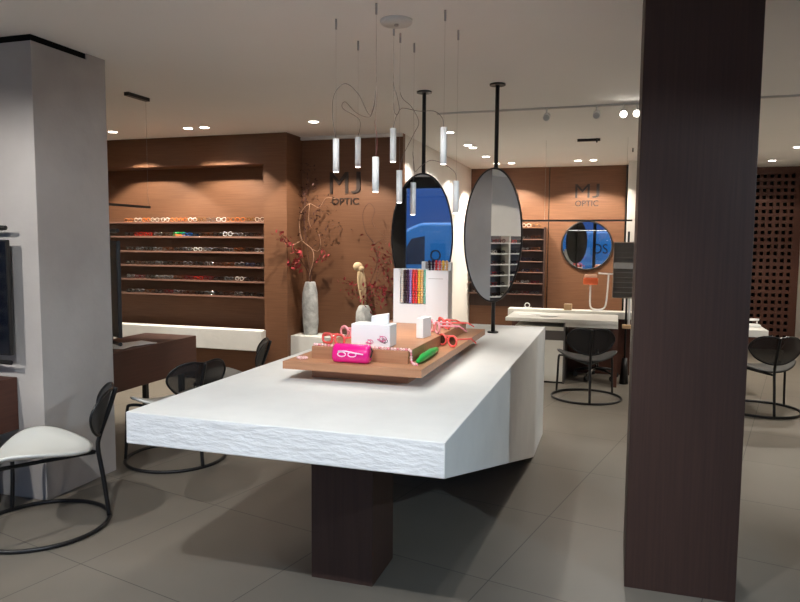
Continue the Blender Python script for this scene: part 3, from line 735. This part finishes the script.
branch('red_leaf_branch', 'branch of red leaves leaning left out of the tall vase', B1, [(-.01, -.03, .15), (-.05, -.12, .28), (-.09, -.22, .42), (-.17, -.32, .56), (-.25, -.36, .63)], 'twig_dark', .005, 85, 'leaf_red_bright', spread=.065, size=.036, sub=([(-.05, -.12, .28), (-.09, -.16, .22), (-.11, -.18, .28)],), lr=(.5, 1))
branch('red_leaf_branch', 'short branch of red leaves leaning right out of the tall vase', B1, [(.02, -.01, .15), (.08, -.02, .26), (.16, -.03, .33), (.21, -.04, .38)], 'twig_dark', .0045, 22, 'leaf_red_bright', spread=.05, size=.028, lr=(.6, 1))
branch('dry_branch', 'tall dark dried branch behind the red leaves in the tall vase', (B1[0], B1[1]+.01, B1[2]), [(-.02, .01, .25), (-.08, .02, .6), (-.08, .03, .9), (-.05, .04, 1.15), (.02, .05, 1.3)], 'twig_dark', .005, 230, 'leaf_brown', spread=.17, size=.02,
       sub=([(-.05, .02, .5), (-.1, .02, .8), (-.12, .04, 1.1)], [(-.08, .02, .6), (.08, .04, .8), (.2, .05, 1.05)], [(-.08, .03, .9), (-.1, .04, 1.1), (-.12, .05, 1.3)], [(-.03, .02, .4), (.15, .03, .55), (.34, .06, .72)]), lr=(.3, 1))
B2 = (-2.66, 7.12, .862)
t = thing('dried_flower', 'pale bundle of dried stalks rising from the shorter vase', 'dried flowers', B2)
w = MB()
for k in range(16):
    a = 2*PI*k/16; w.tube(smooth_path([(.014*math.cos(a), .014*math.sin(a), 0), (.035*math.cos(a)-.01, .03*math.sin(a), .15), (.045*math.cos(a)-.03, .035*math.sin(a), .30), (.035*math.cos(a)-.04, .03*math.sin(a), .40), (.02*math.cos(a)-.05, .02*math.sin(a), .44)], 4), .006, 5)
w.build('stalks', 'dry_straw', t)
MB().ball((-.075, 0, .475), .055, 12, 9, (1, .9, .9)).ball((-.03, -.01, .45), .035, 10, 7).build('head', 'dry_straw', t)
branch('red_leaf_branch', 'loose branch of dark red leaves right of the dried stalks', B2, [(.04, -.01, .12), (.14, -.02, .30), (.17, -.02, .55), (.12, -.02, .75)], 'twig_dark', .005, 260, 'leaf_red', spread=.13, size=.026,
       sub=([(.06, -.01, .15), (.2, -.02, .25), (.3, -.02, .35)], [(.14, -.02, .3), (.25, -.02, .5), (.3, -.02, .6)], [(.04, -.01, .12), (-.12, .02, .2), (-.24, .03, .33)], [(.1, -.01, .2), (.22, -.02, .12), (.33, -.02, .2)]), lr=(.15, 1))
branch('curly_branch', 'thin brown curly twig looping above the shorter vase', B2, [(.03, 0, .2), (.15, -.01, .5), (.12, 0, .72), (.02, .0, .85), (-.02, 0, 1.05), (.05, 0, 1.17), (.12, 0, 1.1), (.09, 0, .97), (.17, 0, .86), (.26, 0, .80)], 'twig_dark', .005,
       sub=([(.12, 0, .72), (.22, 0, .78), (.28, 0, .72)],))
# ------------------------------------------------------------------ far shelving (left part of back wall)
fs = thing('wall_shelving', 'dark shelving with six angled eyewear shelves on the far brown wall', 'shelving', (0, 10.998, 0))
MB().box(-2.26, -1.06, -.02, -.001, .60, 1.86).build('back_panel', 'wood_pillar', fs)
MB().box(-1.075, -1.06, -.22, -.02, .60, 1.86).build('side_panel', 'wood_pillar', fs)
FZ = [1.675, 1.50, 1.33, 1.16, .985, .815]
for z in FZ:
    b = MB().box(-2.26, -1.076, -.20, -.02, z-.015, z-.0003).build('shelf', 'wood_pillar', fs)
    MB().box(-2.26, -1.076, -.206, -.20, z-.009, z+.001).build('front_edge', 'shelf_edge', b)
for r, z in enumerate([1.861]+FZ):
    for i in range(7):
        x = -2.13+i*.155; c = random.choice(['black', 'black', 'brown', 'silver', 'tortoiseshell', 'navy', 'burgundy'] if r else ['amber', 'clear', 'gold'])
        eyewear(random.choice(STY), c, (x, 10.835 if r else 10.85, z+.001), random.uniform(-.08, .08), f'{c} eyeglasses, {NUM[i]} from the left on the {(["upper"]+ORD)[r]} far wall shelf', 'eyeglasses on the far wall shelving', .98)
MB().box(-2.26, -1.06, -.205, -.001, 1.845, 1.86).build('top_board', 'wood_wall', fs)
# ------------------------------------------------------------------ white back desk
wd = thing('desk', 'white desk with drawer pedestal in front of the far brown wall', 'desk', (-.58, 8.3, 0))
ox, oy = -.58, 8.3
MB().box(-1.21-ox, .045-ox, 7.945-oy, 8.66-oy, .708, .75, .003).build('desktop', 'laminate', wd)
MB().box(-.525-ox, .045-ox, 7.955-oy, 8.3-oy, .662, .7075, .002).build('apron', 'laminate', wd)
MB().box(-1.29-ox, .225-ox, 8.665-oy, 8.87-oy, .70, .785, .003).build('rear_ledge', 'laminate', wd)
MB().box(-1.25-ox, .2-ox, 8.77-oy, 8.82-oy, .0, .70).build('rear_panel', 'wood_desk', wd)
MB().box(-.50-ox, -.0-ox, 8.25-oy, 8.28-oy, .38, .66).build('modesty_panel', 'wood_desk', wd)
MB().box(.0-ox, .05-ox, 7.87+.09-oy, 8.3-oy, 0, .66).build('leg', 'wood_desk', wd)
pd = MB().box(-1.1-ox, -.545-ox, 7.98-oy, 8.5-oy, .02, .50, .003).build('pedestal', 'laminate', wd)
MB().box(-1.1-ox, -.545-ox, 7.98-oy, 8.5-oy, .0, .0195).build('plinth', 'black_metal', pd)
MB().box(-1.1-ox, -.545-ox, 7.979-oy, 8.5-oy, .5005, .61).build('drawer', 'frame_grey', pd)
MB().box(-1.1-ox, -.545-ox, 7.975-oy, 8.5-oy, .611, .655).build('tray_drawer', 'laminate', pd)
MB().box(-.545-ox, -.525-ox, 7.965-oy, 8.5-oy, .0, .70).build('side_panel', 'frame_grey', wd)
# things on it
for i, (x, y, a) in enumerate(((-1.0, 8.25, .2), (-.86, 8.36, -.25), (-.74, 8.2, .05))):
    o = MB().box(-.10, .10, -.07, .07, 0, .004).build('sheet_of_paper', 'paper'); o.location = (x, y, .7512+.0045*i); o.rotation_euler = (0, 0, a)
    tag(o, ['leftmost white sheet on the white back desk', 'middle white sheet on the white back desk', 'rightmost white sheet on the white back desk'][i], 'paper')
o = MB().tube([(.03*math.cos(a), 0, .038+.028*math.sin(a)) for a in [2*PI*k/24 for k in range(24)]], .006, 6, closed=True).box(-.05, .05, -.04, .04, 0, .01).build('desk_bell', 'lamp_white')
o.location = (-1.06, 8.77, .786); tag(o, 'small white ring stand on the rear ledge of the white desk', 'stand')
bx('wooden_block', 'wood_light', -.60, -.505, 8.70, 8.78, .786, .86, 'small pale wooden block on the rear ledge of the white desk', 'block')
bx('wooden_block', 'wood_light', .09, .20, 8.0, 8.08, .665, .705, 'small pale wooden block by the pole at the right end of the white desk', 'block')
us = thing('eyewear_stand', 'white double arm stand holding an orange case on the white desk', 'stand', (-.20, 8.76, .786))
MB().tube(smooth_path([(-.09, 0, .32), (-.09, 0, .10), (-.07, 0, .03), (0, 0, .012), (.07, 0, .03), (.10, 0, .10), (.115, 0, .30), (.12, 0, .46)], 6), .010, 8).build('arms', 'lamp_white', us)
MB().tube([(.0, 0, .462), (.25, 0, .452)], .009, 8).build('cross_bar', 'lamp_white', us)
MB().tube([(.235, 0, .45), (.235, 0, .34)], .006, 6).build('hanging_rod', 'lamp_white', us)
MB().box(-.06, .06, -.05, .05, 0, .01, .003).build('base', 'lamp_white', us)
oc = thing('eyewear_case', 'orange case held up by the white double arm stand', 'case', (-.29, 8.76, 1.107))
MB().box(-.088, .088, -.05, .05, 0, .085, .012).build('body', 'orange', oc)
MB().box(-.075, .075, -.045, .045, .086, .125, .012).build('lid', 'orange_pale', oc)
# office chair behind the desk (only its base shows)
of = thing('office_chair', 'swivel chair on castors behind the white back desk', 'chair', (-.18, 8.46, 0))
for k in range(5):
    a = 2*PI*k/5+.5; c, s_ = math.cos(a), math.sin(a)
    lg = MB().tube([(0, 0, .12), (.14*c, .14*s_, .11), (.25*c, .25*s_, .085)], .016, 8, radii=[.02, .016, .012]).build('base_arm', 'chrome' if k % 2 else 'black_metal', of)
    MB().tube([(.25*c-.018*s_, .25*s_+.018*c, .032), (.25*c+.018*s_, .25*s_-.018*c, .032)], .032, 14).tube([(.25*c, .25*s_, .05), (.25*c, .25*s_, .09)], .008, 6).build('castor', 'black_plastic', lg)
MB().tube([(0, 0, .12), (0, 0, .40)], .022, 10).build('gas_column', 'chrome', of)
MB().box(-.2, .2, -.165, .1, .40, .45, .02).build('seat', 'seat_dark', of)
# display stand at the pillar edge
ds = thing('display_stand', 'slim stand with a dark shelved eyewear box beside the pillar', 'display stand', (.10, 8.2, 0))
MB().tube([(.03, .02, 0), (.03, .02, 1.75)], .012, 10).build('pole', 'black_metal', ds)
MB().tube([(.062, .02, .64), (.062, .02, 1.0)], .014, 10).build('pole_sleeve', 'lamp_white', ds)
MB().cyl((.03, .02, 0), .05, .30, 16, r2=.03).build('foot', 'black_metal', ds)
w = MB().box(-.13, .12, -.02, .0, 1.0, 1.63).box(-.13, -.12, -.12, -.02, 1.0, 1.63).box(.11, .12, -.12, -.02, 1.0, 1.63)
for k in range(12): w.box(-.12, .11, -.12, -.02, 1.0+k*.056, 1.006+k*.056)
w.build('shelf_box', 'stand_grey', ds)
MB().box(-.125, .115, -.125, -.121, 1.33, 1.40).build('label_strip', 'label_grey', ds)
# far right desk
rd = thing('desk', 'white desk at the far right before the perforated screen', 'desk', (1.2, 8.1, 0))
MB().box(-.35, .315, -.33, .2, .66, .735, .004).build('desktop', 'laminate', rd)
MB().box(-.2, .17, -.1, .1, 0, .66).build('leg', 'laminate', rd)
o = MB().box(-.07, .07, -.05, .05, 0, .02, .004).tube([(.06*math.cos(a), .04*math.sin(a), .055) for a in [2*PI*k/20 for k in range(20)]], .007, 6, closed=True).tube([(-.05, 0, .02), (-.05, 0, .055)], .006, 6).tube([(.05, 0, .02), (.05, 0, .055)], .006, 6).build('frame_warmer', 'lamp_white')
o.scale = (1.35, 1.35, 1.35); o.location = (1.395, 8.1, .736); tag(o, 'small pale desk device on the far right white desk', 'device')
# ------------------------------------------------------------------ street behind the camera (seen in mirrors)
struct(MB().box(WX0-.3, WX1+.3, WY0-.2, 12.3, H+.101, H+.3).build('roof_slab', 'facade'), 'concrete slab above the shop', 'roof')
struct(MB().box(-14, 10, -16, WY0-.1, -.12, -.02).build('ground', 'asphalt'), 'asphalt street in front of the shop', 'street')
struct(MB().box(-14, 10, -16.2, -16, -.1, 7).build('wall_street', 'facade'), 'dark facade across the street', 'wall')
van = thing('van', 'blue delivery van parked in the street outside', 'van', (-2.75, -5.2, -.02), PI)
prof = [(-2.6, .35), (2.3, .35), (2.55, .6), (2.5, 1.05), (1.7, 1.25), (1.15, 1.95), (.85, 2.07), (-2.55, 2.1), (-2.65, 1.0)]
w = MB().prism(prof, 'y', -.95, .95); bmesh.ops.bevel(w.bm, geom=w.bm.edges[:], offset=.06, segments=3, profile=.5, affect='EDGES'); w.build('body', 'van_blue', van)
for s_ in (-1, 1):
    MB().prism([(.75, 1.15), (1.4, 1.15), (1.05, 1.72), (.75, 1.78)], 'y', s_*.951, s_*.956).build('window', 'van_glass', van)
    for x in (-1.7, 1.65):
        MB().tube([(x, s_*.72, .33), (x, s_*.97, .33)], .33, 28).build('wheel', 'tyre', van)
MB().prism([(1.18, 1.92), (1.66, 1.3), (1.70, 1.3), (1.22, 1.92)], 'y', -.8, .8).build('windscreen', 'van_glass', van)
wl = thing('window_lettering', 'dark letters on the storefront glass seen in the mirrors', 'lettering', (0, 0, 0))
text('lettering', 'O', -2.84, -2.64, 1.28, 1.48, WY0-.035, 'black_plastic', wl, .002, flip=False)
text('lettering', 'OS', -.76, -.27, 1.30, 1.62, WY0-.035, 'black_plastic', wl, .002)
# ------------------------------------------------------------------ world, camera, settings
wld = bpy.data.worlds.new('sky'); S.world = wld; wld.use_nodes = True
bg = wld.node_tree.nodes['Background']; bg.inputs['Color'].default_value = (.52, .70, 1, 1); bg.inputs['Strength'].default_value = 2.4
sl = bpy.data.lights.new('street_sun', 'SUN'); sl.energy = 1.2; sl.color = (.85, .93, 1); sl.angle = .03  # sun added to brighten the van and street in the mirrors
so = bpy.data.objects.new('street_sun', sl); COL.objects.link(so); so.rotation_euler = Vector((-.2, -.5, -.84)).to_track_quat('-Z', 'Y').to_euler()
pl = bpy.data.lights.new('window_portal', 'AREA'); pl.shape = 'RECTANGLE'; pl.size = WX1-WX0; pl.size_y = 2.1; pl.cycles.is_portal = True
po = bpy.data.objects.new('window_portal', pl); COL.objects.link(po); po.location = ((WX0+WX1)/2, WY0-.12, 1.3); po.rotation_euler = (PI/2, 0, 0)
cam = bpy.data.cameras.new('camera'); cam.sensor_width = 36; cam.sensor_fit = 'HORIZONTAL'; cam.lens = 684.113*36/800; cam.clip_start = .05
co = bpy.data.objects.new('camera', cam); COL.objects.link(co)
yaw, pitch, roll = .30495338, .0844741, .00753209
f = Vector((-math.sin(yaw)*math.cos(pitch), math.cos(yaw)*math.cos(pitch), -math.sin(pitch)))
r = Vector((math.cos(yaw), math.sin(yaw), 0)); u = r.cross(f)
r2 = math.cos(roll)*r+math.sin(roll)*u; u2 = r2.cross(f)
co.matrix_world = Matrix(((r2.x, u2.x, -f.x, 0), (r2.y, u2.y, -f.y, 0), (r2.z, u2.z, -f.z, 1.6), (0, 0, 0, 1)))
S.camera = co
S.view_settings.view_transform = 'Standard'; S.view_settings.look = 'None'; S.view_settings.exposure = .13; S.view_settings.gamma = 1
S.cycles.use_denoising = True
S.cycles.max_bounces = 10; S.cycles.diffuse_bounces = 5; S.cycles.transparent_max_bounces = 12
S.cycles.sample_clamp_indirect = 6
S.cycles.caustics_reflective = False; S.cycles.caustics_refractive = False
